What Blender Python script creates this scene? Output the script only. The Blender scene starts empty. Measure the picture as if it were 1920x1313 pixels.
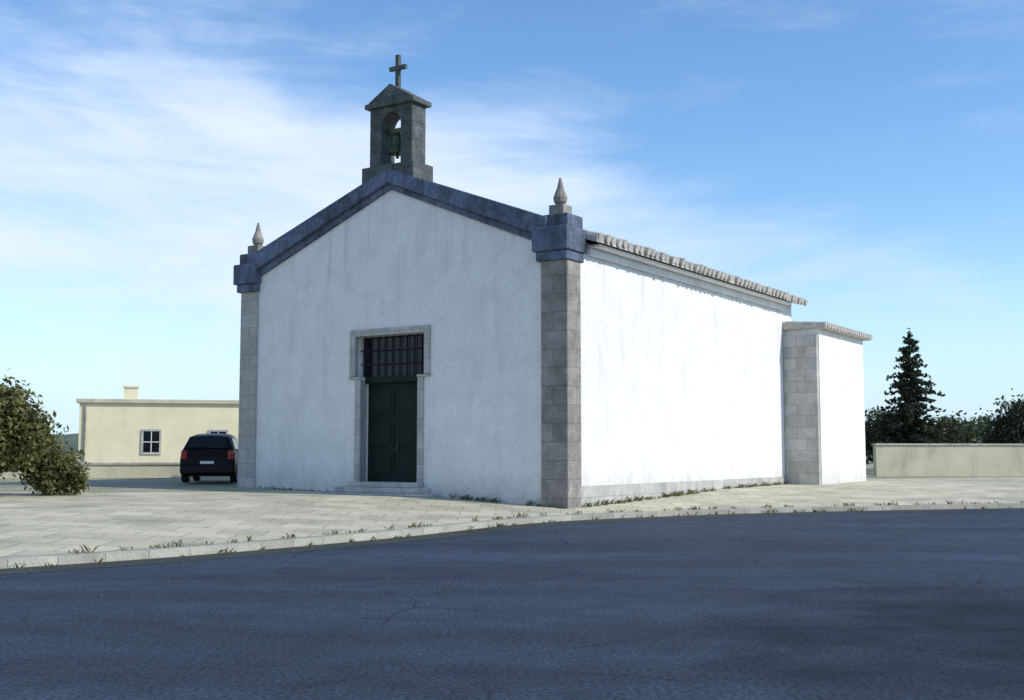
import bpy, bmesh, math, random
from mathutils import Vector, Matrix, noise
R = math.radians
C = bpy.context.scene.collection
random.seed(7)

# ------------------------------------------------------------------ camera
cd = bpy.data.cameras.new("camera"); cam = bpy.data.objects.new("camera", cd); C.objects.link(cam)
cd.sensor_width = 36; cd.lens = 36*2200/1920; cd.clip_end = 6000; cd.clip_start = 0.1
cam.location = (0, 0, 1.6); cam.rotation_euler = (R(90+5.03), 0, 0)
bpy.context.scene.camera = cam

# ------------------------------------------------------------------ light and sky
CHROT = R(-33.2)                       # the chapel's turn about z
SUN_EL, SUN_REL = R(38), R(13)         # height of the sun; angle behind the facade plane
az = CHROT + SUN_REL
tosun = Vector((math.cos(az)*math.cos(SUN_EL), math.sin(az)*math.cos(SUN_EL), math.sin(SUN_EL)))
sl = bpy.data.lights.new("sun", 'SUN'); sl.energy = 3.2; sl.angle = R(0.5); sl.color = (1, .95, .87)
so = bpy.data.objects.new("sun", sl); C.objects.link(so)
so.rotation_euler = tosun.to_track_quat('Z', 'Y').to_euler()
w = bpy.data.worlds.new("World"); bpy.context.scene.world = w; w.use_nodes = True
nt = w.node_tree; N = nt.nodes; L = nt.links
bg = N['Background']
sky = N.new('ShaderNodeTexSky'); sky.sky_type = 'NISHITA'; sky.sun_disc = False
sky.sun_elevation = SUN_EL; sky.sun_rotation = math.atan2(tosun.x, tosun.y)
sky.air_density = 1.0; sky.dust_density = .15; sky.ozone_density = 3.0; sky.altitude = 100
tc = N.new('ShaderNodeTexCoord')
def wmath(op, a, b):
    m = N.new('ShaderNodeMath'); m.operation = op
    for k, v in enumerate((a, b)):
        if isinstance(v, (int, float)): m.inputs[k].default_value = v
        else: L.new(v, m.inputs[k])
    return m.outputs[0]
def wrange(v, a, b, c, d):
    m = N.new('ShaderNodeMapRange'); m.interpolation_type = 'SMOOTHSTEP'
    for k, x in zip(('From Min', 'From Max', 'To Min', 'To Max'), (a, b, c, d)): m.inputs[k].default_value = x
    L.new(v, m.inputs['Value']); return m.outputs[0]
def wnoise(loc, scl, scale, detail, rough, dist):
    mp = N.new('ShaderNodeMapping'); mp.inputs['Scale'].default_value = scl; mp.inputs['Location'].default_value = loc
    L.new(tc.outputs['Generated'], mp.inputs['Vector'])
    n_ = N.new('ShaderNodeTexNoise'); n_.inputs['Scale'].default_value = scale; n_.inputs['Detail'].default_value = detail
    n_.inputs['Roughness'].default_value = rough; n_.inputs['Distortion'].default_value = dist
    L.new(mp.outputs[0], n_.inputs['Vector']); return n_.outputs['Fac']
hs = N.new('ShaderNodeHueSaturation'); hs.inputs['Saturation'].default_value = 1.14; hs.inputs['Value'].default_value = 1.06; L.new(sky.outputs[0], hs.inputs['Color'])
sp = N.new('ShaderNodeSeparateXYZ'); L.new(tc.outputs['Generated'], sp.inputs[0])
X, Z = sp.outputs['X'], sp.outputs['Z']
# a broad soft bank of thin cloud to the left and behind the chapel, with wisps thinning out to the right
big = wnoise((2.0, .4, .6), (1.5, 1.5, 4.2), 1.9, 8, .56, .4)
wisp = wnoise((.7, 3.4, .2), (1.2, 1.2, 6.0), 4.5, 10, .62, .8)
den = wmath('ADD', wmath('MULTIPLY', big, .72), wmath('MULTIPLY', wisp, .28))
bias = wmath('MULTIPLY', wrange(X, .26, -.08, 0, 1), wmath('MULTIPLY', wrange(Z, .325, .262, 0, 1), wrange(Z, .04, .2, 0, 1)))
den = wmath('ADD', den, wmath('MULTIPLY', bias, .27))
cf = wmath('MULTIPLY', wrange(den, .44, .82, 0, 1), .95)
mixc = N.new('ShaderNodeMixRGB'); mixc.inputs['Color2'].default_value = (4.5, 5.15, 6.3, 1)
hz = N.new('ShaderNodeMixRGB'); hz.inputs['Color2'].default_value = (3.3, 4.6, 5.5, 1)      # pale air near the horizon
L.new(wrange(Z, .0, .17, .9, 0), hz.inputs['Fac']); L.new(hs.outputs[0], hz.inputs['Color1'])
L.new(cf, mixc.inputs['Fac']); L.new(hz.outputs[0], mixc.inputs['Color1']); L.new(mixc.outputs[0], bg.inputs['Color'])
bg.inputs['Strength'].default_value = .15
vs = bpy.context.scene.view_settings
vs.view_transform = 'Standard'; vs.look = 'None'; vs.exposure = .28; vs.gamma = 1

# ------------------------------------------------------------------ helpers
def tag(o, label=None, cat=None, group=None, kind=None):
    if label: o['label'] = label
    if cat: o['category'] = cat
    if group: o['group'] = group
    if kind: o['kind'] = kind
    return o
def empty(name, loc, rz=0, label=None, cat=None, group=None):
    o = bpy.data.objects.new(name, None); C.objects.link(o); o.empty_display_size = .3
    o.location = loc; o.rotation_euler = (0, 0, rz); return tag(o, label, cat, group)
class MB:
    def __init__(s): s.bm = bmesh.new()
    def box(s, x0, x1, y0, y1, z0, z1, M=None):
        vs_ = [s.bm.verts.new((x, y, z)) for z in (z0, z1) for y in (y0, y1) for x in (x0, x1)]
        for f in ((0,2,3,1),(4,5,7,6),(0,1,5,4),(1,3,7,5),(3,2,6,7),(2,0,4,6)):
            s.bm.faces.new([vs_[i] for i in f])
        if M is not None:
            for v in vs_: v.co = M @ v.co
        return vs_
    def prism(s, pts, axis, a0, a1):
        """extrude the 2-D outline pts along an axis: 'y' -> pts are (x,z); 'x' -> (y,z); 'z' -> (x,y)"""
        def P(p, a):
            return {'y': (p[0], a, p[1]), 'x': (a, p[0], p[1]), 'z': (p[0], p[1], a)}[axis]
        A = [s.bm.verts.new(P(p, a0)) for p in pts]; B = [s.bm.verts.new(P(p, a1)) for p in pts]
        n = len(pts)
        s.bm.faces.new(A); s.bm.faces.new(B[::-1])
        for i in range(n):
            s.bm.faces.new((A[i], B[i], B[(i+1) % n], A[(i+1) % n]))
        return A+B
    def ring_prism(s, outer, inner, axis, a0, a1):
        """outline with a hole: outer and inner have equal counts, paired point by point"""
        def P(p, a):
            return {'y': (p[0], a, p[1]), 'x': (a, p[0], p[1]), 'z': (p[0], p[1], a)}[axis]
        n = len(outer)
        V = [[s.bm.verts.new(P(p, a)) for p in pp] for pp in (outer, inner) for a in (a0, a1)]
        for i in range(n):
            j = (i+1) % n
            s.bm.faces.new((V[0][i], V[0][j], V[2][j], V[2][i])); s.bm.faces.new((V[1][i], V[3][i], V[3][j], V[1][j]))
            s.bm.faces.new((V[0][i], V[1][i], V[1][j], V[0][j])); s.bm.faces.new((V[2][i], V[2][j], V[3][j], V[3][i]))
    def tube(s, p0, p1, r0, r1, seg=10, caps=True):
        p0, p1 = Vector(p0), Vector(p1); d = (p1-p0); q = d.to_track_quat('Z', 'Y')
        a, b = [], []
        for i in range(seg):
            t = 2*math.pi*i/seg; e = q @ Vector((math.cos(t), math.sin(t), 0))
            a.append(s.bm.verts.new(p0+e*r0)); b.append(s.bm.verts.new(p1+e*r1))
        for i in range(seg):
            j = (i+1) % seg; s.bm.faces.new((a[i], a[j], b[j], b[i]))
        if caps: s.bm.faces.new(a[::-1]); s.bm.faces.new(b)
    def lathe(s, prof, c=(0,0,0), seg=20, axis='z'):
        rows = []
        for r, z in prof:
            row = []
            for i in range(seg):
                t = 2*math.pi*i/seg
                p = (r*math.cos(t), r*math.sin(t), z) if axis == 'z' else (r*math.cos(t), z, r*math.sin(t)) if axis == 'y' else (z, r*math.cos(t), r*math.sin(t))
                row.append(s.bm.verts.new(Vector(c)+Vector(p)))
            rows.append(row)
        for a, b in zip(rows, rows[1:]):
            for i in range(seg):
                j = (i+1) % seg; s.bm.faces.new((a[i], a[j], b[j], b[i]))
        s.bm.faces.new(rows[0][::-1]); s.bm.faces.new(rows[-1])
    def build(s, name, mat, parent=None, bevel=0, smooth=False):
        bmesh.ops.recalc_face_normals(s.bm, faces=s.bm.faces)
        me = bpy.data.meshes.new(name); s.bm.to_mesh(me); s.bm.free()
        o = bpy.data.objects.new(name, me); C.objects.link(o); me.materials.append(mat)
        if parent: o.parent = parent
        if smooth:
            for p in me.polygons: p.use_smooth = True
        if bevel:
            b = o.modifiers.new('bevel', 'BEVEL'); b.width = bevel; b.segments = 2; b.limit_method = 'ANGLE'; b.angle_limit = R(40)
        return o
def at(px, Y): return (px-960)/2200*Y          # metres to the right of the axis at distance Y
def struct(o): o['kind'] = 'structure'; return o

# ------------------------------------------------------------------ materials
def mat(name, col, rough=.8, var=.15, scale=3.0, bump=0.0, bscale=40, col2=None, stain=None, metal=0, spec=.4, detail=6, sx=(1,1,1), fine=0.0, blocks=None):
    m = bpy.data.materials.new(name); m.use_nodes = True; t = m.node_tree; n = t.nodes; l = t.links
    b = n['Principled BSDF']; b.inputs['Roughness'].default_value = rough; b.inputs['Metallic'].default_value = metal
    b.inputs['Specular IOR Level'].default_value = spec
    co = n.new('ShaderNodeTexCoord'); mpn = n.new('ShaderNodeMapping'); mpn.inputs['Scale'].default_value = sx
    l.new(co.outputs['Object'], mpn.inputs[0])
    nz = n.new('ShaderNodeTexNoise'); nz.inputs['Scale'].default_value = scale; nz.inputs['Detail'].default_value = detail; nz.inputs['Roughness'].default_value = .62
    l.new(mpn.outputs[0], nz.inputs['Vector'])
    r = n.new('ShaderNodeValToRGB'); r.color_ramp.elements[0].position = .32; r.color_ramp.elements[1].position = .68
    c2 = col2 or tuple(c*(1-var) for c in col)
    c1 = tuple(min(1, c*(1+var*.4)) for c in col) if not col2 else col
    r.color_ramp.elements[0].color = (*c2, 1); r.color_ramp.elements[1].color = (*c1, 1)
    l.new(nz.outputs['Fac'], r.inputs[0]); out = r.outputs[0]
    if stain:
        scol, sscale, ssx, lo, hi, amt = stain
        mp2 = n.new('ShaderNodeMapping'); mp2.inputs['Scale'].default_value = ssx; l.new(co.outputs['Object'], mp2.inputs[0])
        s = n.new('ShaderNodeTexNoise'); s.inputs['Scale'].default_value = sscale; s.inputs['Detail'].default_value = 8; s.inputs['Roughness'].default_value = .65
        l.new(mp2.outputs[0], s.inputs['Vector'])
        rr = n.new('ShaderNodeMapRange'); rr.inputs['From Min'].default_value = lo; rr.inputs['From Max'].default_value = hi; rr.inputs['To Max'].default_value = amt
        l.new(s.outputs['Fac'], rr.inputs['Value'])
        mx_ = n.new('ShaderNodeMixRGB'); mx_.inputs['Color2'].default_value = (*scol, 1)
        l.new(rr.outputs[0], mx_.inputs['Fac']); l.new(out, mx_.inputs['Color1']); out = mx_.outputs[0]
    if fine:
        fz = n.new('ShaderNodeTexNoise'); fz.inputs['Scale'].default_value = bscale; fz.inputs['Detail'].default_value = 3
        l.new(co.outputs['Object'], fz.inputs['Vector'])
        fr = n.new('ShaderNodeMapRange'); fr.inputs['From Min'].default_value = .3; fr.inputs['From Max'].default_value = .7
        fr.inputs['To Min'].default_value = 1-fine; fr.inputs['To Max'].default_value = 1+fine
        l.new(fz.outputs['Fac'], fr.inputs['Value'])
        fm = n.new('ShaderNodeMixRGB'); fm.blend_type = 'MULTIPLY'; fm.inputs['Fac'].default_value = 1
        l.new(out, fm.inputs['Color1']); l.new(fr.outputs[0], fm.inputs['Color2']); out = fm.outputs[0]
    if blocks:
        bw, bh, mc = blocks[:3]; flat = len(blocks) > 3
        if flat:
            vec = co.outputs['Object']
        else:
            sx_ = n.new('ShaderNodeSeparateXYZ'); l.new(co.outputs['Object'], sx_.inputs[0])
            ad = n.new('ShaderNodeMath'); l.new(sx_.outputs['X'], ad.inputs[0]); l.new(sx_.outputs['Y'], ad.inputs[1])
            cx_ = n.new('ShaderNodeCombineXYZ'); l.new(ad.outputs[0], cx_.inputs['X']); l.new(sx_.outputs['Z'], cx_.inputs['Y']); vec = cx_.outputs[0]
        bt = n.new('ShaderNodeTexBrick'); bt.inputs['Scale'].default_value = 1; bt.inputs['Brick Width'].default_value = bw; bt.inputs['Row Height'].default_value = bh
        bt.inputs['Mortar Size'].default_value = .012; bt.inputs['Mortar Smooth'].default_value = .3
        bt.inputs['Color1'].default_value = (1, 1, 1, 1); bt.inputs['Color2'].default_value = (.78, .78, .78, 1); bt.inputs['Mortar'].default_value = (mc, mc, mc, 1)
        l.new(vec, bt.inputs['Vector'])
        bm_ = n.new('ShaderNodeMixRGB'); bm_.blend_type = 'MULTIPLY'; bm_.inputs['Fac'].default_value = 1
        l.new(out, bm_.inputs['Color1']); l.new(bt.outputs['Color'], bm_.inputs['Color2']); out = bm_.outputs[0]
    l.new(out, b.inputs['Base Color'])
    if bump:
        bz = n.new('ShaderNodeTexNoise'); bz.inputs['Scale'].default_value = bscale; bz.inputs['Detail'].default_value = 5
        l.new(co.outputs['Object'], bz.inputs['Vector'])
        bp = n.new('ShaderNodeBump'); bp.inputs['Strength'].default_value = bump; bp.inputs['Distance'].default_value = .02
        l.new(bz.outputs['Fac'], bp.inputs['Height']); l.new(bp.outputs[0], b.inputs['Normal'])
    return m
def leafmat(name, a, b_, sat=0):
    m = bpy.data.materials.new(name); m.use_nodes = True; t = m.node_tree; n = t.nodes; l = t.links
    b = n['Principled BSDF']; b.inputs['Roughness'].default_value = .6; b.inputs['Specular IOR Level'].default_value = .25
    g = n.new('ShaderNodeNewGeometry'); r = n.new('ShaderNodeValToRGB')
    r.color_ramp.elements[0].color = (*a, 1); r.color_ramp.elements[1].color = (*b_, 1)
    l.new(g.outputs['Random Per Island'], r.inputs[0]); l.new(r.outputs[0], b.inputs['Base Color'])
    tr = n.new('ShaderNodeBsdfTranslucent'); l.new(r.outputs[0], tr.inputs['Color'])
    mx_ = n.new('ShaderNodeMixShader'); mx_.inputs[0].default_value = .25
    l.new(b.outputs[0], mx_.inputs[1]); l.new(tr.outputs[0], mx_.inputs[2]); l.new(mx_.outputs[0], n['Material Output'].inputs['Surface'])
    return m
def asphalt(name, col, col2, cracks):
    m = mat(name, col, .9, .25, .35, .7, 70, stain=(col2, .45, (.45, 1, 1), .46, .68, .8), fine=.3, spec=.22)
    t = m.node_tree; n = t.nodes; l = t.links; b = n['Principled BSDF']
    src = b.inputs['Base Color'].links[0].from_socket
    co = n.new('ShaderNodeTexCoord')
    def noise_(sc, d):
        z = n.new('ShaderNodeTexNoise'); z.inputs['Scale'].default_value = sc; z.inputs['Detail'].default_value = d; l.new(co.outputs['Object'], z.inputs['Vector']); return z
    def ramp(v, a, c, lo, hi):
        r = n.new('ShaderNodeMapRange'); r.inputs['From Min'].default_value = a; r.inputs['From Max'].default_value = c; r.inputs['To Min'].default_value = lo; r.inputs['To Max'].default_value = hi
        l.new(v, r.inputs['Value']); return r.outputs[0]
    def mul(c, f):
        x = n.new('ShaderNodeMixRGB'); x.blend_type = 'MULTIPLY'; x.inputs['Fac'].default_value = 1; l.new(c, x.inputs['Color1']); l.new(f, x.inputs['Color2']); return x.outputs[0]
    src = mul(src, ramp(noise_(24, 2).outputs['Fac'], .35, .68, .6, 1.6))      # aggregate
    src = mul(src, ramp(noise_(2.2, 6).outputs['Fac'], .35, .68, .86, 1.12))
    # cracks: cell borders of a warped voronoi, broken up by noise
    wz = noise_(1.1, 4); add = n.new('ShaderNodeMixRGB'); add.inputs['Fac'].default_value = .22
    l.new(co.outputs['Object'], add.inputs['Color1']); l.new(wz.outputs['Color'], add.inputs['Color2'])
    vo = n.new('ShaderNodeTexVoronoi'); vo.feature = 'DISTANCE_TO_EDGE'; vo.inputs['Scale'].default_value = .42; l.new(add.outputs[0], vo.inputs['Vector'])
    line = ramp(vo.outputs['Distance'], 0, .008, 0, 1)
    br = ramp(noise_(.3, 3).outputs['Fac'], .46, .60, 1, 0)
    mxm = n.new('ShaderNodeMath'); mxm.operation = 'MAXIMUM'; l.new(line, mxm.inputs[0]); l.new(br, mxm.inputs[1])
    src = mul(src, ramp(mxm.outputs[0], 0, 1, 1-cracks, 1))
    # tyre-worn bands along the road
    mp_ = n.new('ShaderNodeMapping'); mp_.inputs['Scale'].default_value = (.035, .8, 1); mp_.inputs['Rotation'].default_value = (0, 0, R(-14)); l.new(co.outputs['Object'], mp_.inputs[0])
    bz_ = n.new('ShaderNodeTexNoise'); bz_.inputs['Scale'].default_value = .9; bz_.inputs['Detail'].default_value = 5; l.new(mp_.outputs[0], bz_.inputs['Vector'])
    src = mul(src, ramp(bz_.outputs['Fac'], .35, .65, .84, 1.2))
    # a broad darker area with ragged, fading edges
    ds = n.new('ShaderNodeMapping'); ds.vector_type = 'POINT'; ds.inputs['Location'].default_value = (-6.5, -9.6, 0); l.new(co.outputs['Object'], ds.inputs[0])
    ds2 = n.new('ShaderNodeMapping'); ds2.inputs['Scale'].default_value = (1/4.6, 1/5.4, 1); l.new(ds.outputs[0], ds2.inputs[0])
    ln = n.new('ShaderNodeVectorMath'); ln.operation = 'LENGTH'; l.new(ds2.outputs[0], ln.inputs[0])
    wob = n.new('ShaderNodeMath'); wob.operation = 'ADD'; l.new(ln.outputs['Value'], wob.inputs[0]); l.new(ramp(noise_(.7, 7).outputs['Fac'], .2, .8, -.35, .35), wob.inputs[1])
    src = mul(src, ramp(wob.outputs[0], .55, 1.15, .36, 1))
    l.new(src, b.inputs['Base Color']); return m
M = {}
M['white'] = mat('whitewash', (.78, .775, .76), .85, .10, 1.2, .35, 9, stain=((.50, .50, .46), 1.4, (1.6, 1.6, .28), .54, .80, .6), fine=.05)
def weather(m):
    t = m.node_tree; n = t.nodes; l = t.links; b = n['Principled BSDF']; src = b.inputs['Base Color'].links[0].from_socket
    co = n.new('ShaderNodeTexCoord'); sx_ = n.new('ShaderNodeSeparateXYZ'); l.new(co.outputs['Object'], sx_.inputs[0])
    def nz(sc, scl, d):
        mp_ = n.new('ShaderNodeMapping'); mp_.inputs['Scale'].default_value = scl; l.new(co.outputs['Object'], mp_.inputs[0])
        z = n.new('ShaderNodeTexNoise'); z.inputs['Scale'].default_value = sc; z.inputs['Detail'].default_value = d; z.inputs['Roughness'].default_value = .65; l.new(mp_.outputs[0], z.inputs['Vector']); return z.outputs['Fac']
    def rg(v, a, c, lo, hi):
        r = n.new('ShaderNodeMapRange'); l.new(v, r.inputs['Value'])
        for k, x in zip(('From Min', 'From Max', 'To Min', 'To Max'), (a, c, lo, hi)): r.inputs[k].default_value = x
        return r.outputs[0]
    def ma(op, a, c):
        x = n.new('ShaderNodeMath'); x.operation = op
        for k, v in enumerate((a, c)):
            if isinstance(v, (int, float)): x.inputs[k].default_value = v
            else: l.new(v, x.inputs[k])
        return x.outputs[0]
    foot = ma('MULTIPLY', rg(ma('SUBTRACT', sx_.outputs['Z'], ma('MULTIPLY', nz(1.6, (1, 1, .3), 8), 1.6)), -.95, .05, 1, 0), rg(nz(5, (1, 1, 1), 8), .3, .6, .35, 1))
    foot = ma('MULTIPLY', foot, .6)
    strk = ma('MULTIPLY', rg(nz(3.2, (1, 1, .05), 6), .56, .70, 0, .55), rg(ma('ADD', sx_.outputs['Z'], ma('MULTIPLY', nz(1.2, (1, 1, .01), 4), 4)), 6.2, 9.2, 0, 1))
    for f, c in ((foot, (.36, .34, .28)), (strk, (.36, .36, .34))):
        x = n.new('ShaderNodeMixRGB'); x.inputs['Color2'].default_value = (*c, 1); l.new(f, x.inputs['Fac']); l.new(src, x.inputs['Color1']); src = x.outputs[0]
    l.new(src, b.inputs['Base Color'])
weather(M['white'])
M['granite'] = mat('granite', (.34, .315, .28), .85, .35, 2.2, .5, 22, stain=((.14, .135, .11), 2.5, (1, 1, .6), .5, .75, .6), fine=.22, blocks=(.9, .48, .55))
M['palestone'] = mat('pale_limestone', (.52, .51, .47), .85, .2, 2.2, .4, 22, stain=((.30, .29, .24), 2.5, (1, 1, .6), .5, .75, .6), fine=.12, blocks=(.7, .42, .6))
M['darkgranite'] = mat('weathered_granite', (.12, .135, .13), .9, .4, 2.5, .5, 20, stain=((.05, .06, .05), 3, (1, 1, .6), .45, .7, .7), fine=.25, blocks=(.8, .44, .5))
M['trim'] = mat('slate_blue_trim', (.135, .175, .255), .9, .3, 2.4, .6, 16, stain=((.045, .05, .05), 2.6, (1, 1, .45), .46, .68, .8), fine=.28, blocks=(1.1, 5, .6))
M['door'] = mat('green_door_paint', (.005, .014, .010), .6, .3, 3, .15, 30, sx=(6, 6, .5), spec=.25)
M['glass'] = mat('dark_glass', (.006, .010, .014), .1, .1, 2, spec=.25)
M['iron'] = mat('iron', (.012, .012, .013), .7, .3, 8)
M['bronze'] = mat('bell_bronze', (.09, .10, .06), .45, .35, 9, metal=.7)
M['tile'] = mat('roof_tile', (.58, .54, .48), .9, .3, 6, .3, 15, stain=((.34, .34, .31), 3, (1,1,1), .42, .65, .8), fine=.2)
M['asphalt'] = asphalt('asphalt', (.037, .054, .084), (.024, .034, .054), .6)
M['pave'] = mat('forecourt_paving', (.57, .53, .385), .9, .16, .5, .3, 30, stain=((.27, .26, .19), .7, (1,1,1), .46, .72, .75), fine=.18, blocks=(.8, .8, .42, 1))
M['gutter'] = mat('gutter_concrete', (.050, .064, .058), .9, .35, .8, .5, 50, fine=.25, blocks=(1.2, 5, .7))
M['gritstone'] = mat('grit_stone', (.16, .155, .14), .95, .4, 9)
M['kerb'] = mat('kerb_stone', (.46, .45, .37), .9, .25, 1.5, .3, 30, fine=.15, blocks=(1.0, 3, .45))
M['ground'] = mat('dry_ground', (.36, .34, .24), .95, .3, .25, .5, 12, stain=((.17, .19, .09), .35, (1,1,1), .45, .65, .8), fine=.25)
M['cream'] = mat('cream_render', (.76, .69, .48), .9, .1, .8, .2, 20, stain=((.45, .42, .32), 1.2, (1.5,1.5,.3), .55, .8, .5))
M['pale'] = mat('pale_wall', (.56, .52, .38), .9, .15, .8, .3, 16, stain=((.26, .25, .19), 1.2, (1,1,.4), .5, .75, .6), fine=.1)
M['car'] = mat('black_car_paint', (.004, .004, .004), .42, .1, 2, spec=.2)
M['rubber'] = mat('tyre', (.015, .015, .015), .85, .2, 10)
M['chrome'] = mat('rim_metal', (.45, .45, .46), .3, .1, 5, metal=.9)
M['red'] = mat('tail_lamp_red', (.34, .014, .01), .2, .1, 5)
M['plate'] = mat('plate_white', (.75, .75, .72), .5, .03, 5)
M['bark'] = mat('bark', (.10, .08, .06), .95, .4, 6, .6, 25, sx=(1,1,.3))
M['leaf_olive'] = leafmat('olive_leaves', (.05, .055, .014), (.20, .20, .07))
M['leaf_yel'] = leafmat('yellowish_leaves', (.08, .085, .03), (.19, .18, .07))
M['leaf_dark'] = leafmat('dark_needles', (.02, .032, .017), (.065, .085, .045))
M['leaf_mid'] = leafmat('green_leaves', (.035, .055, .025), (.10, .125, .06))
M['hill'] = mat('far_hills', (.10, .13, .09), .95, .3, .01, 0, 1)

# ------------------------------------------------------------------ chapel frame
W, NAVE = 11.72, 16.1
hx = W/2
BASEZ = .45
cornerw = Vector((1.42, 30.1, BASEZ))
rot = Matrix.Rotation(CHROT, 4, 'Z')
corg = cornerw + rot @ Vector((-hx, 0, 0))
def cw(x, y, z=0): return corg + rot @ Vector((x, y, z))      # chapel local -> world

# ------------------------------------------------------------------ ground, road, forecourt
def edge_z(d): return 0
# road edge seen in the photo (world plan), left to right; far side of the road
redge = [Vector(p) for p in ((-60, 6.5), (-30, 9.5), (-12, 13.6), (-6.5, 17.0), (-2.5, 22.0), (.6, 27.2), (4.5, 30.4), (9, 32.6), (15, 34.6), (26, 37.5), (60, 44), (120, 52))]
def resample(pts, n):
    out = []
    P = [pts[0]]+pts+[pts[-1]]
    for i in range(1, len(P)-2):
        for k in range(n):
            t = k/n; p0, p1, p2, p3 = P[i-1], P[i], P[i+1], P[i+2]
            out.append(.5*((2*p1)+(-p0+p2)*t+(2*p0-5*p1+4*p2-p3)*t*t+(-p0+3*p1-3*p2+p3)*t**3))
    out.append(pts[-1]); return out
edge = resample(redge, 6)
def offs(pts, d):
    o = []
    for i, p in enumerate(pts):
        t = (pts[min(i+1, len(pts)-1)]-pts[max(i-1, 0)]).normalized()
        o.append(p+Vector((-t.y, t.x))*d)
    return o
def strip(name, a, za, b, zb, m):
    mb = MB(); A = [mb.bm.verts.new((p.x, p.y, za)) for p in a]; B = [mb.bm.verts.new((p.x, p.y, zb)) for p in b]
    for i in range(len(a)-1): mb.bm.faces.new((A[i], A[i+1], B[i+1], B[i]))
    return mb.build(name, m)
# the ground: one sheet to the horizon, under the road and rising to the chapel terrace behind the kerb
mb = MB()
S = 3000
rows = [[Vector((p.x, -S)) for p in edge], [Vector((p.x, -60)) for p in edge], edge, offs(edge, .3), offs(edge, 6), [Vector((p.x*1.3, p.y+40)) for p in edge], [Vector((p.x*20, S)) for p in edge]]
zs = [-.3, -.05, -.05, .08, BASEZ-.03, BASEZ+.3, 4]
for r_ in rows: r_.insert(0, Vector((-S, r_[0].y))); r_.append(Vector((S, r_[-1].y)))
V = [[mb.bm.verts.new((p.x, p.y, z)) for p in r_] for r_, z in zip(rows, zs)]
for a, b in zip(V, V[1:]):
    for i in range(len(a)-1): mb.bm.faces.new((a[i], a[i+1], b[i+1], b[i]))
struct(mb.build('ground', M['ground']))
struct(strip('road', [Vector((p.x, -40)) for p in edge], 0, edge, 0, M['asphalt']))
# kerb
mb = MB()
k0, k1 = edge, offs(edge, .28)
A = [mb.bm.verts.new((p.x, p.y, -.03)) for p in k0]; B = [mb.bm.verts.new((p.x, p.y, .13)) for p in k0]
D_ = [mb.bm.verts.new((p.x, p.y, .13)) for p in k1]
for i in range(len(k0)-1):
    mb.bm.faces.new((A[i], A[i+1], B[i+1], B[i])); mb.bm.faces.new((B[i], B[i+1], D_[i+1], D_[i]))
struct(mb.build('kerb', M['kerb']))
# forecourt paving: from the kerb up to the terrace
struct(strip('gutter', offs(edge, -.8), .004, offs(edge, .005), .004, M['gutter']))
struct(strip('forecourt', k1, .134, offs(edge, 6), BASEZ, M['pave']))
mb = MB()
t0 = offs(edge, 6); t1 = [p+Vector((0, 14)) for p in t0]
sel = [i for i, p in enumerate(t0) if -26 < p.x < 30]
A = [mb.bm.verts.new((t0[i].x, t0[i].y, BASEZ)) for i in sel]; B = [mb.bm.verts.new((t1[i].x, t1[i].y, BASEZ+.1)) for i in sel]
for i in range(len(sel)-1): mb.bm.faces.new((A[i], A[i+1], B[i+1], B[i]))
struct(mb.build('terrace', M['pave']))

# ------------------------------------------------------------------ chapel
ch = empty('chapel', corg, CHROT, 'whitewashed chapel with a gabled front in shade, a bellcote and a sunlit side wall', 'chapel')
EV, AP = 6.75, 9.1          # wall heights above the terrace: eave and gable apex
# nave walls: hollow shell with openings in the front
DW, DS, DH = 1.04, .34, 3.16         # door half width, sill and head height
WZ0, WZ1, WW = 3.34, 4.52, 1.26      # window above the door
mb = MB()
T = .7
# front wall with openings: built from pieces butted together
for s in (-1, 1):
    mb.prism([(s*DW, -.3), (s*hx, -.3), (s*hx, EV), (s*DW, EV), (s*DW, WZ1), (s*WW, WZ1), (s*WW, WZ0), (s*DW, WZ0)], 'y', 0, T)
mb.box(-DW, DW, .42, T, DH, WZ0); mb.box(-DW, DW, 0, T, -.3, DS-.14)
mb.box(-DW, DW, 0, T, WZ1, EV)
mb.prism([(-hx, EV), (hx, EV), (0, AP)], 'y', 0, T)
mb.box(hx-T, hx, T, NAVE, -.3, EV); mb.box(-hx, -hx+T, T, NAVE, -.3, EV)
mb.box(-hx, hx, NAVE, NAVE+.6, -.3, EV); mb.prism([(-hx, EV), (hx, EV), (0, AP-.35)], 'y', NAVE, NAVE+.6)
mb.build('wall', M['white'], ch)
# sacristy wing standing out to the right at the back
SX, SL, SH = 1.3, 5.2, 5.7
mb = MB(); mb.box(hx, hx+SX, NAVE-.2, NAVE+SL, -.3, SH); mb.box(-hx+1, hx, NAVE+.6, NAVE+SL, -.3, SH)
mb.build('sacristy', M['white'], ch)
# roofs
def roof(mb, x0, x1, xr, z0, zr, y0, y1, th=.14):
    mb.prism([(x0, z0), (xr, zr), (x1, z0), (x1, z0+th), (xr, zr+th), (x0, z0+th)], 'y', y0, y1)
mb = MB(); roof(mb, -hx-.5, hx+.5, 0, EV-.06, AP-.5, T+.02, NAVE+.85)
ysl = NAVE+.85
k = 0
while .72+.33*k+.1 < ysl:                       # rows of barrel tiles running up both slopes
    y = T+.2+.33*k+random.uniform(-.03, .03); k += 1
    for s in (-1, 1):
        a, b = Vector((s*(hx+.58+random.uniform(-.05, .05)), y, EV+.05+random.uniform(-.02, .02))), Vector((0, y, AP-.36))
        for q in range(9):
            p0, p1 = a.lerp(b, q/9), a.lerp(b, (q+1.1)/9)
            up = Vector((0, 0, .015+random.uniform(-.01, .01))); j_ = Vector((0, random.uniform(-.012, .012), 0))
            mb.tube(p0+up+j_, p1+j_, .115, .095, 8)
rf = mb.build('roof', M['tile'], ch)
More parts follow.
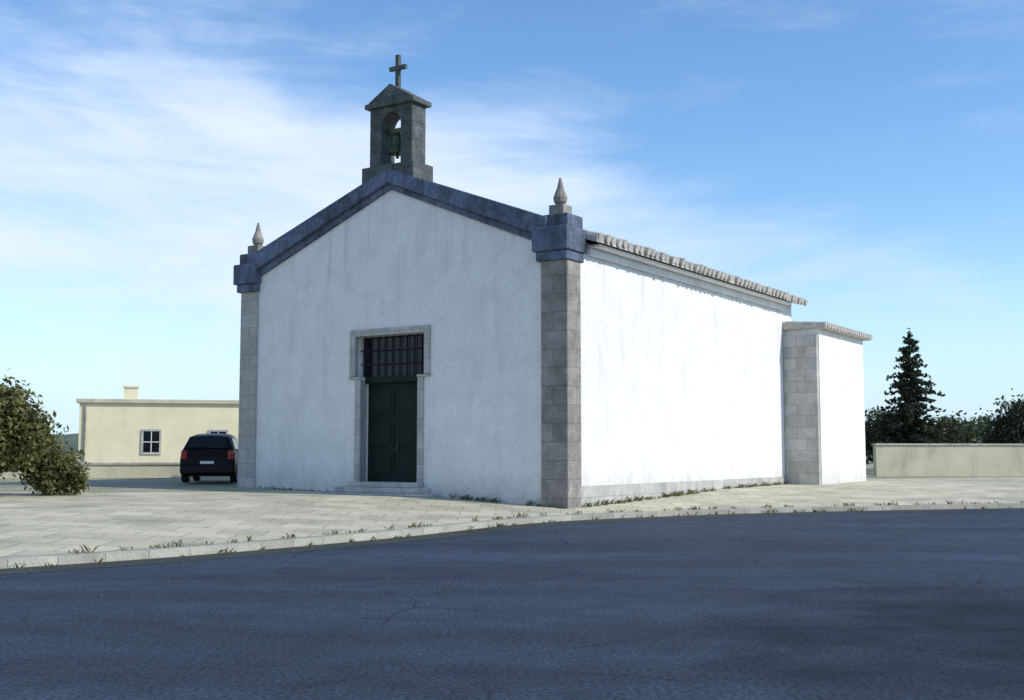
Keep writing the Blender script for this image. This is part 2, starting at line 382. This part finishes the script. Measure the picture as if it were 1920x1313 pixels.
mb = MB(); mb.prism([(-hx+.7, SH), (hx+SX+.25, SH), (hx+SX+.25, SH+.14), (-hx+.7, SH+.9)], 'y', NAVE+.62, NAVE+SL+.25)
mb.prism([(hx+.005, SH), (hx+SX+.25, SH), (hx+SX+.25, SH+.14), (hx+.005, SH+.30)], 'y', NAVE-.4, NAVE+.62)
for k in range(23):
    y = NAVE-.3+.26*k+random.uniform(-.025, .025)
    z1 = .24 if y < NAVE+.5 else .52
    x1 = hx+.1 if y < NAVE+.5 else hx-1.6
    mb.tube((hx+SX+.32, y, SH+.12), (x1, y, SH+z1), .10, .09, 8)
mb.build('sacristy_roof', M['tile'], ch)
# eave moulding of the side wall
mb = MB(); mb.box(hx, hx+.14, T+.35, NAVE-.4, EV-.34, EV-.14); mb.box(hx, hx+.40, T+.35, NAVE-.4, EV-.14, EV-.055); mb.build('eave_cornice', M['white'], ch, .03)
# low plinth band along the side wall, and the buttress at the step of the side wall
mb = MB(); mb.box(hx, hx+.04, .62, NAVE-.2, -.3, .3); mb.build('plinth', M['palestone'], ch, .01)
mb = MB(); mb.box(hx+.01, hx+SX-.02, NAVE-.42, NAVE-.2, -.3, SH-.25); mb.build('buttress', M['palestone'], ch, .02)
# corner pilasters with capitals
for s in (-1, 1):
    mb = MB()
    a, b = (hx-.74, hx+.06) if s > 0 else (-hx-.07, -hx+.62)
    mb.box(a, b, -.09, .62, -.3, EV-.55)
    p = mb.build('pilaster', M['granite'] if s > 0 else M['palestone'], ch, .02)
    mb = MB(); mb.box(a-.1, b+.05, -.19, .72, EV-.6, EV-.35); mb.box(a-.18, b+.1, -.27, .8, EV-.35, EV+.28)
    mb.box(a-.05, b+.05, -.14, .67, EV+.28, EV+.62)
    mb.build('capital', M['trim'], ch, .03)
    mb = MB(); cx = (a+b)/2
    mb.box(cx-.22, cx+.22, .04, .48, EV+.62, EV+.9)
    mb.lathe([(.09, EV+.9), (.17, EV+1.0), (.19, EV+1.12), (.09, EV+1.38), (.03, EV+1.65)], (cx, .26, 0), 12)
    mb.build('pinnacle', M['granite'], ch)
# raking cornice of the gable
for s in (-1, 1):
    mb = MB()
    x_o = s*(hx-.5)
    dz = (AP-EV)/hx
    z_o = EV+dz*.5
    mb.prism([(x_o, z_o-.2), (0, AP-.2), (0, AP+.22), (x_o, z_o+.36)], 'y', -.22, T+.1)
    mb.prism([(x_o, z_o-.42), (0, AP-.38), (0, AP-.2), (x_o, z_o-.2)], 'y', -.1, T)
    mb.build('raking_cornice', M['trim'], ch, .03)
# portal: pale jambs, lintel and moulding under the wide window
for s_ in (-1, 1):
    a, b = sorted((s_*DW, s_*(DW+.2)))
    mb = MB(); mb.box(a, b, -.06, .25, DS-.14, WZ0-.06); mb.build('jamb', M['palestone'], ch, .015)
    a, b = sorted((s_*DW, s_*(WW+.2)))
    mb = MB(); mb.box(a, b, -.1, .2, WZ0-.06, WZ0+.0); mb.build('sill', M['palestone'], ch, .008)
mb = MB(); mb.box(-DW-.002, DW+.002, .16, .42, DH, WZ0+.012); mb.build('transom', M['door'], ch, .02)
dr = MB(); dr.box(-DW, DW, .32, .40, DS, DH)
dr = dr.build('door', M['door'], ch)
for s in (-1, 1):
    mb = MB()
    for z0, z1 in ((.15, .85), (1.0, 1.75), (1.9, 2.68)):
        x0, x1 = (.07, DW-.08) if s > 0 else (-DW+.08, -.07)
        mb.box(x0, x1, .295, .32, DS+z0, DS+z1); mb.box(x0+.1, x1-.1, .275, .295, DS+z0+.1, DS+z1-.1)
    mb.build('door_panel', M['door'], dr, .008)
mb = MB(); mb.tube((.1, .255, 1.25), (.1, .255, 1.45), .018, .018); mb.tube((.1, .32, 1.25), (.1, .25, 1.25), .015, .015); mb.tube((.1, .32, 1.45), (.1, .25, 1.45), .015, .015)
mb.build('handle', M['bronze'], dr)
mb = MB(); mb.box(-WW, WW, .34, .37, WZ0, WZ1); wn = mb.build('window', M['glass'], ch)
mb = MB()
mb.prism([(-WW-.2, WZ0+.003), (-WW, WZ0+.003), (-WW, WZ1), (WW, WZ1), (WW, WZ0+.003), (WW+.2, WZ0+.003), (WW+.2, WZ1+.2), (-WW-.2, WZ1+.2)], 'y', -.05, .12)
mb.build('frame', M['palestone'], wn, .01)
mb = MB()
for k in range(-4, 5): mb.box(k*.27-.012, k*.27+.012, .2, .228, WZ0, WZ1)
for z in (WZ0+.38, WZ0+.78): mb.box(-WW, WW, .205, .223, z-.014, z+.014)
mb.build('grille', M['iron'], wn)
# steps at the door
mb = MB(); mb.box(-1.85, 1.85, -.98, -.1, -.3, .05); mb.build('step', M['palestone'], ch, .02)
mb = MB(); mb.box(-1.5, 1.5, -.6, -.1, .05, .2); mb.build('step', M['palestone'], ch, .02)
mb = MB(); mb.box(-DW-.2, DW+.2, -.28, .4, DS-.14, DS); mb.build('doorstep', M['palestone'], ch, .02)
# bellcote
BZ = AP-.02
mb = MB()
mb.box(-.95, .95, -.2, .75, BZ-.2, BZ+.35)
mb.box(-.78, -.36, -.05, .6, BZ+.35, BZ+1.56); mb.box(.36, .78, -.05, .6, BZ+.35, BZ+1.56)
arc = [(.36*math.cos(R(t)), BZ+1.56+.36*math.sin(R(t))) for t in range(0, 181, 15)]
mb.prism([(.78, BZ+1.56)]+arc+[(-.78, BZ+1.56), (-.78, BZ+2.1), (.78, BZ+2.1)], 'y', -.05, .6)
mb.box(-.9, .9, -.17, .72, BZ+2.1, BZ+2.25)
mb.prism([(-.86, BZ+2.25), (.86, BZ+2.25), (0, BZ+2.76)], 'y', -.12, .67)
bc = mb.build('bellcote', M['darkgranite'], ch, .02)
mb = MB()
mb.lathe([(.27, BZ+.75), (.255, BZ+.82), (.20, BZ+1.0), (.17, BZ+1.25), (.12, BZ+1.34), (.03, BZ+1.38)], (0, .27, 0), 20)
mb.box(-.36, .36, .2, .34, BZ+1.38, BZ+1.50); mb.tube((0, .27, BZ+.62), (0, .27, BZ+.9), .05, .03)
mb.build('bell', M['bronze'], bc)
mb = MB(); mb.box(-.06, .06, .21, .33, BZ+2.74, BZ+3.7); mb.box(-.3, .3, .22, .32, BZ+3.26, BZ+3.38)
mb.build('cross', M['darkgranite'], bc)

# ------------------------------------------------------------------ black car parked left of the chapel
def car(loc, rz, label):
    c = empty('parked_car', loc, rz, label, 'car')
    # body: side profile (y forward, z) lofted across x with tumblehome
    prof = [(-2.1,.35),(-2.12,.75),(-2.02,.98),(-1.95,1.12),(-1.72,1.58),(-.6,1.68),(.3,1.62),(1.0,1.1),(1.9,.85),(2.1,.65),(2.1,.35),(1.6,.22),(-1.7,.22)]
    mb = MB(); cols = []
    for fx in (-1,-.93,-.6,0,.6,.93,1):
        row = []
        for y, z in prof:
            wd = .9
            if z > .98: wd = .9-(z-.98)*.42
            k = abs(fx)
            yy = y*(1-.04*max(0, k-.5)*2)
            zz = z-(.04*k*k if z > 1.3 else 0)
            row.append(mb.bm.verts.new((fx*wd, yy, zz)))
        cols.append(row)
    n = len(prof)
    for a, b in zip(cols, cols[1:]):
        for i in range(n): mb.bm.faces.new((a[i], a[(i+1)%n], b[(i+1)%n], b[i]))
    mb.bm.faces.new(cols[0]); mb.bm.faces.new(cols[-1])
    mb.build('body', M['car'], c, .04, True)
    mb = MB(); M4 = [(-.64,-1.95,1.16),(.64,-1.95,1.16),(.54,-1.76,1.54),(-.54,-1.76,1.54)]
    vs_ = [mb.bm.verts.new((x, y-.02, z+.015)) for x,y,z in M4]+[mb.bm.verts.new((x, y+.1, z-.03)) for x,y,z in M4]
    for f in ((0,1,2,3),(4,7,6,5),(0,4,5,1),(1,5,6,2),(2,6,7,3),(3,7,4,0)): mb.bm.faces.new([vs_[i] for i in f])
    mb.build('rear_window', M['glass'], c)
    for s in (-1, 1):
        mb = MB()
        q = [(s*.84,-1.6,1.14),(s*.84,.8,1.12),(s*.69,.25,1.52),(s*.68,-1.35,1.54)]
        vs_ = [mb.bm.verts.new((x+s*.012,y,z)) for x,y,z in q]+[mb.bm.verts.new((x-s*.06,y,z)) for x,y,z in q]
        for f in ((0,1,2,3),(4,7,6,5),(0,4,5,1),(1,5,6,2),(2,6,7,3),(3,7,4,0)): mb.bm.faces.new([vs_[i] for i in f])
        mb.build('side_window', M['glass'], c)
        mb = MB(); mb.box(s*.85-.19*(s>0), s*.85+.19*(s<0), -2.12, -1.96, .78, 1.08); mb.build('tail_lamp', M['red'], c, .02)
        mb = MB(); mb.box(s*1.0-.09, s*1.0+.09, .68, .8, 1.0, 1.13); mb.build('mirror', M['car'], c, .03)
        for y in (-1.3, 1.3):
            mb = MB(); mb.lathe([(.16,-.11),(.30,-.11),(.33,-.07),(.33,.07),(.30,.11),(.16,.11)], (s*.80, y, .33), 24, 'x')
            wh = mb.build('wheel', M['rubber'], c)
            mb = MB(); mb.lathe([(.05,-.1),(.2,-.115),(.2,.115),(.05,.1)], (s*.80, y, .33), 16, 'x'); mb.build('rim', M['chrome'], wh)
    mb = MB(); mb.box(-.22, .22, -2.14, -2.10, .64, .73); mb.build('number_plate', M['plate'], c)
    mb = MB(); mb.box(-.85, .85, -2.17, -2.0, .34, .55); mb.build('bumper', M['rubber'], c, .04)
    mb = MB(); mb.tube((.02, -1.995, 1.19), (-.38, -1.975, 1.24), .012, .008, 6); mb.build('wiper', M['rubber'], c)
    c.scale = (.98, .98, .98)
    return c
car((at(406, 40.5), 40.5, BASEZ+.18), R(7), 'black car parked beside the left corner of the chapel')

# ------------------------------------------------------------------ trees
def foliage(name, m, parent, blobs, n, size, seed, tri=False, drop=.25):
    rng = random.Random(seed); verts = []; faces = []
    tot = sum(b[1][0]*b[1][1]*b[1][2] for b in blobs)
    for c, r in blobs:
        k = int(n*r[0]*r[1]*r[2]/tot)
        # sub clumps
        ncl = max(6, k//45)
        for _ in range(ncl):
            d = Vector((rng.gauss(0,1), rng.gauss(0,1), rng.gauss(0,1))).normalized()
            rad = rng.uniform(.45, 1.05)
            cc = Vector(c)+Vector((d.x*r[0], d.y*r[1], d.z*r[2]))*rad
            cs = rng.uniform(.12, .3)*min(r)
            for _ in range(k//ncl):
                p = cc+Vector((rng.gauss(0,1), rng.gauss(0,1), rng.gauss(0,.8)))*cs
                nrm = Vector((rng.gauss(0,1), rng.gauss(0,1), rng.gauss(.5,1))).normalized()
                q = nrm.to_track_quat('Z','Y'); a = rng.uniform(0, 6.28); s = size*rng.uniform(.45, 1.55)
                e1 = q @ Vector((math.cos(a), math.sin(a), 0))*s; e2 = q @ Vector((-math.sin(a), math.cos(a), 0))*s*.5
                b = len(verts); verts += [p-e1, p-e1*.1+e2, p+e1, p-e1*.1-e2]; faces.append((b, b+1, b+2, b+3))
    me = bpy.data.meshes.new(name); me.from_pydata(verts, [], faces); me.materials.append(m)
    o = bpy.data.objects.new(name, me); C.objects.link(o); o.parent = parent; return o
def trunk(parent, h, r, limbs, seed, lean=(0,0)):
    rng = random.Random(seed); mb = MB(); p = Vector((0,0,-.2)); k = 5
    top = []
    for i in range(k):
        t = (i+1)/k; q = Vector((lean[0]*t+rng.uniform(-.05,.05)*h*.3, lean[1]*t+rng.uniform(-.05,.05)*h*.3, h*t))
        mb.tube(p, q, r*(1-.7*i/k), r*(1-.7*(i+1)/k), 9); p = q; top.append(q)
    for (e) in limbs:
        s = top[rng.randrange(1, k)]; e = Vector(e); mid = (s+e)/2+Vector((0,0,.12*(e-s).length))
        mb.tube(s, mid, r*.38, r*.25, 7); mb.tube(mid, e, r*.25, r*.08, 7)
    return mb.build('trunk', M['bark'], parent)
def tree(name, loc, blobs, m, n, size, seed, label, group=None, th=None, r=.12, cat='tree'):
    t = empty(name, loc, 0, label, cat, group)
    trunk(t, th or blobs[0][0][2], r, [b[0] for b in blobs], seed)
    foliage('crown', m, t, blobs, n, size, seed); return t
tree('olive_tree', (at(-14, 29), 29, BASEZ-.05), [((0,0,1.95),(1.1,1.1,.85)),((-1.2,.2,2.25),(1.2,1.1,.95)),((.65,-.1,1.6),(.85,.8,.7)),((.25,0,1.15),(.8,.7,.5)),((-1,0,1.2),(1.0,.9,.7)),((-.2,.3,2.5),(.7,.7,.45))], M['leaf_olive'], 26000, .07, 3, 'dark olive green bushy tree at the left edge of the photo', cat='tree')
tree('shrub', (at(98, 30.5), 30.5, BASEZ-.05), [((0,0,.9),(.6,.6,.6)),((.3,0,.5),(.6,.5,.45)),((-.4,0,1.3),(.55,.5,.5))], M['leaf_yel'], 9000, .06, 5, 'yellowish green shrub between the dark olive tree and the cream house', cat='shrub', r=.05)
# conical tree at right
t = empty('conifer', (at(1708, 58), 58, BASEZ+.3), 0, 'tall dark pointed conifer right of the sacristy', 'tree')
crng = random.Random(5); bl = []; lim = []
for i in range(15):
    z = .8+i*.40; rr = 2.6*(1-i/15.6)**.85*crng.uniform(.85, 1.12)
    for q in range(9 if i < 10 else 5):
        a = crng.uniform(0, 6.28); r_ = rr*crng.uniform(.6, 1.15); ca, sa = math.cos(a), math.sin(a); d_ = crng.uniform(.1, .3)
        for f in (.35, .68, .95):
            k_ = .42*(1-f*.45)*(.4+.6*rr/2)
            bl.append(((ca*r_*f, sa*r_*f, z-d_*r_*f*f), (k_, k_, k_*.5)))
        lim.append(((0, 0, z), (ca*r_, sa*r_, z-d_*r_)))
    bl.append(((0, 0, z), (.2+.25*rr, .2+.25*rr, .3)))
bl.append(((0, 0, 6.8), (.1, .1, .35)))
mb = MB(); p = Vector((0, 0, -.2))
mb.tube(p, (.03, 0, 3.5), .16, .09, 9); mb.tube((.03, 0, 3.5), (0, 0, 6.9), .09, .015, 9)
for a, b in lim: mb.tube(a, b, .03, .008, 5)
mb.build('trunk', M['bark'], t)
foliage('crown', M['leaf_dark'], t, bl, 48000, .075, 8)
rng = random.Random(11)
for i, (px, Y, h, wd, mm, lab) in enumerate([
    (1655, 64, 3.1, 1.7, 'leaf_mid', 'low rounded tree half hidden behind the pointed conifer'),
    (1775, 68, 2.9, 1.9, 'leaf_mid', 'low green tree just right of the pointed conifer'),
    (1845, 72, 2.9, 2.0, 'leaf_mid', 'round green tree in the row, between the conifer and the dark tree'),
    (1924, 60, 3.5, 1.8, 'leaf_dark', 'dark green tree at the right edge of the photo')]):
    tree('broadleaf_tree', (at(px, Y), Y, BASEZ+.4), [((0,0,h*.62),(wd,wd,h*.36)),((wd*.5,0,h*.42),(wd*.7,wd*.7,h*.3)),((-wd*.5,0,h*.45),(wd*.7,wd*.7,h*.3)),((0,0,h*.28),(wd*.8,wd*.8,h*.25))], M[mm], 11000, .1, 20+i, lab, 'trees beyond the low wall')

# ------------------------------------------------------------------ house and low walls
h = empty('house', (at(345, 62), 62, BASEZ), R(14), 'low flat-topped cream house behind the olive tree, left of the chapel', 'house')
mb = MB(); mb.box(-5.2, 7, 0, 7, -.3, 3.75); mb.build('wall', M['cream'], h)
mb = MB(); mb.box(-5.35, 7.15, -.15, 7.15, 3.75, 3.97); mb.build('roof', M['pale'], h, .03)
mb = MB(); mb.box(-3.2, -2.5, 2.2, 2.8, 3.97, 4.7); mb.box(-3.27, -2.43, 2.13, 2.87, 4.7, 4.8); mb.build('chimney', M['cream'], h)
mb = MB(); mb.tube((-4.9, -.07, 0), (-4.9, -.07, 3.74), .05, .05, 8); mb.build('downpipe', M['granite'], h)
for x in (-1.6, 1.8, 4.6):
    mb = MB(); mb.box(x-.4, x+.4, -.03, -.004, 1.2, 2.3); wi = mb.build('window', M['glass'], h); mb = MB(); mb.box(x-.02, x+.02, -.05, -.032, 1.2, 2.3); mb.box(x-.4, x+.4, -.05, -.034, 1.72, 1.76); mb.build('glazing_bar', M['plate'], wi)
    mb = MB(); mb.ring_prism([(x-.5, 1.1), (x+.5, 1.1), (x+.5, 2.4), (x-.5, 2.4)], [(x-.4, 1.2), (x+.4, 1.2), (x+.4, 2.3), (x-.4, 2.3)], 'y', -.07, -.002); mb.build('frame', M['palestone'], wi)
def wall_run(x0, y0, x1, y1, z, hgt, th, m, label):
    d = Vector((x1-x0, y1-y0)); o = empty('low_wall', (x0, y0, z), math.atan2(d.y, d.x), label, 'wall')
    mb = MB(); mb.box(0, d.length, 0, th, -.4, hgt); mb.build('masonry', m, o)
    mb = MB(); mb.box(-.05, d.length+.05, -.05, th+.05, hgt, hgt+.1); mb.build('coping', M['kerb'], o, .02)
wall_run(at(1640, 54), 54, at(2150, 56), 56, BASEZ+.1, 1.4, .3, M['pale'], 'pale low stone wall running under the trees at the right')
wall_run(at(-40, 44), 44, at(440, 46), 46, BASEZ, .7, .25, M['pale'], 'pale low garden wall in front of the cream house')

# ------------------------------------------------------------------ far hills
mb = MB(); rows = []
for k, (dy, amp) in enumerate(((0, 0), (120, .6), (300, 1.0), (700, .2))):
    row = []
    for i in range(81):
        x = -1100+i*27.5
        z = 2+amp*(16+14*noise.noise(Vector((x*.004, 3.3, 0)))+5*noise.noise(Vector((x*.017, 7, 0))))
        row.append(mb.bm.verts.new((x, 900+dy, z)))
    rows.append(row)
for a, b in zip(rows, rows[1:]):
    for i in range(80): mb.bm.faces.new((a[i], a[i+1], b[i+1], b[i]))
struct(mb.build('hills', M['hill'], None, 0, True))

# ------------------------------------------------------------------ weeds in the joints at the wall foot and along the kerb
def gz(p):                                       # height of the paving at a point
    d = min((Vector((p.x, p.y))-e).length for e in edge)
    return .134+max(0, min(1, (d-.28)/5.72))*(BASEZ-.134)
wr = random.Random(21); verts = []; faces = []
def tuft(p, n_, h_):
    for _ in range(n_):
        a = wr.uniform(0, 6.28); ln = h_*wr.uniform(.4, 1.2); o_ = Vector((wr.gauss(0, .05), wr.gauss(0, .05), 0)); d = Vector((math.cos(a)*.5, math.sin(a)*.5, 1)).normalized()*ln
        e = Vector((-math.sin(a), math.cos(a), 0))*.012; b = len(verts)
        verts.extend([p+o_-e, p+o_+e, p+o_+d*.6+e*.8, p+o_+d+Vector((math.cos(a), math.sin(a), -.2))*ln*.3]); faces.append((b, b+1, b+2, b+3))
for _ in range(70):
    p = cw(wr.uniform(-hx, hx), wr.uniform(-.2, -.06)); p.z = gz(p)-.01
    if abs((rot.inverted() @ (p-corg)).x) > 2: tuft(p, 9, wr.uniform(.06, .2))
for _ in range(110):
    p = cw(hx+wr.uniform(.05, .2), wr.uniform(.3, NAVE-.5)); p.z = gz(p)-.01; tuft(p, 9, wr.uniform(.06, .22))
ke = offs(edge, .29); g_ = offs(edge, -.03)
for _ in range(220):
    i = wr.randrange(6, len(ke)-8); q = wr.random(); src, z = (ke, .14) if wr.random() < .6 else (g_, 0)
    p = src[i].lerp(src[i+1], q); tuft(Vector((p.x, p.y, z)), 8, wr.uniform(.05, .14))
me = bpy.data.meshes.new('weeds'); me.from_pydata(verts, [], faces); me.materials.append(M['leaf_yel'])
o = bpy.data.objects.new('weeds', me); C.objects.link(o); tag(o, 'small weeds growing in the joints at the wall foot and kerb', 'weeds', kind='stuff')

verts = []; faces = []
for _ in range(900):
    i = wr.randrange(4, len(edge)-8); q = wr.random(); sd = abs(wr.gauss(0, .5)) if wr.random() < .8 else wr.uniform(0, 5)
    e_ = offs(edge[i:i+2], -sd-.03); p = e_[0].lerp(e_[1], q); r_ = wr.uniform(.004, .016); b = len(verts); a = wr.uniform(0, 6)
    for k in range(4): verts.append((p.x+math.cos(a+k*1.57)*r_*wr.uniform(.7, 1.2), p.y+math.sin(a+k*1.57)*r_*wr.uniform(.7, 1.2), .005))
    verts.append((p.x, p.y, .005+r_*.9)); faces += [(b+k, b+(k+1) % 4, b+4) for k in range(4)]
me = bpy.data.meshes.new('grit'); me.from_pydata(verts, [], faces); me.materials.append(M['gritstone'])
o = bpy.data.objects.new('grit', me); C.objects.link(o); tag(o, 'loose grit scattered on the road along the kerb', 'grit', kind='stuff')
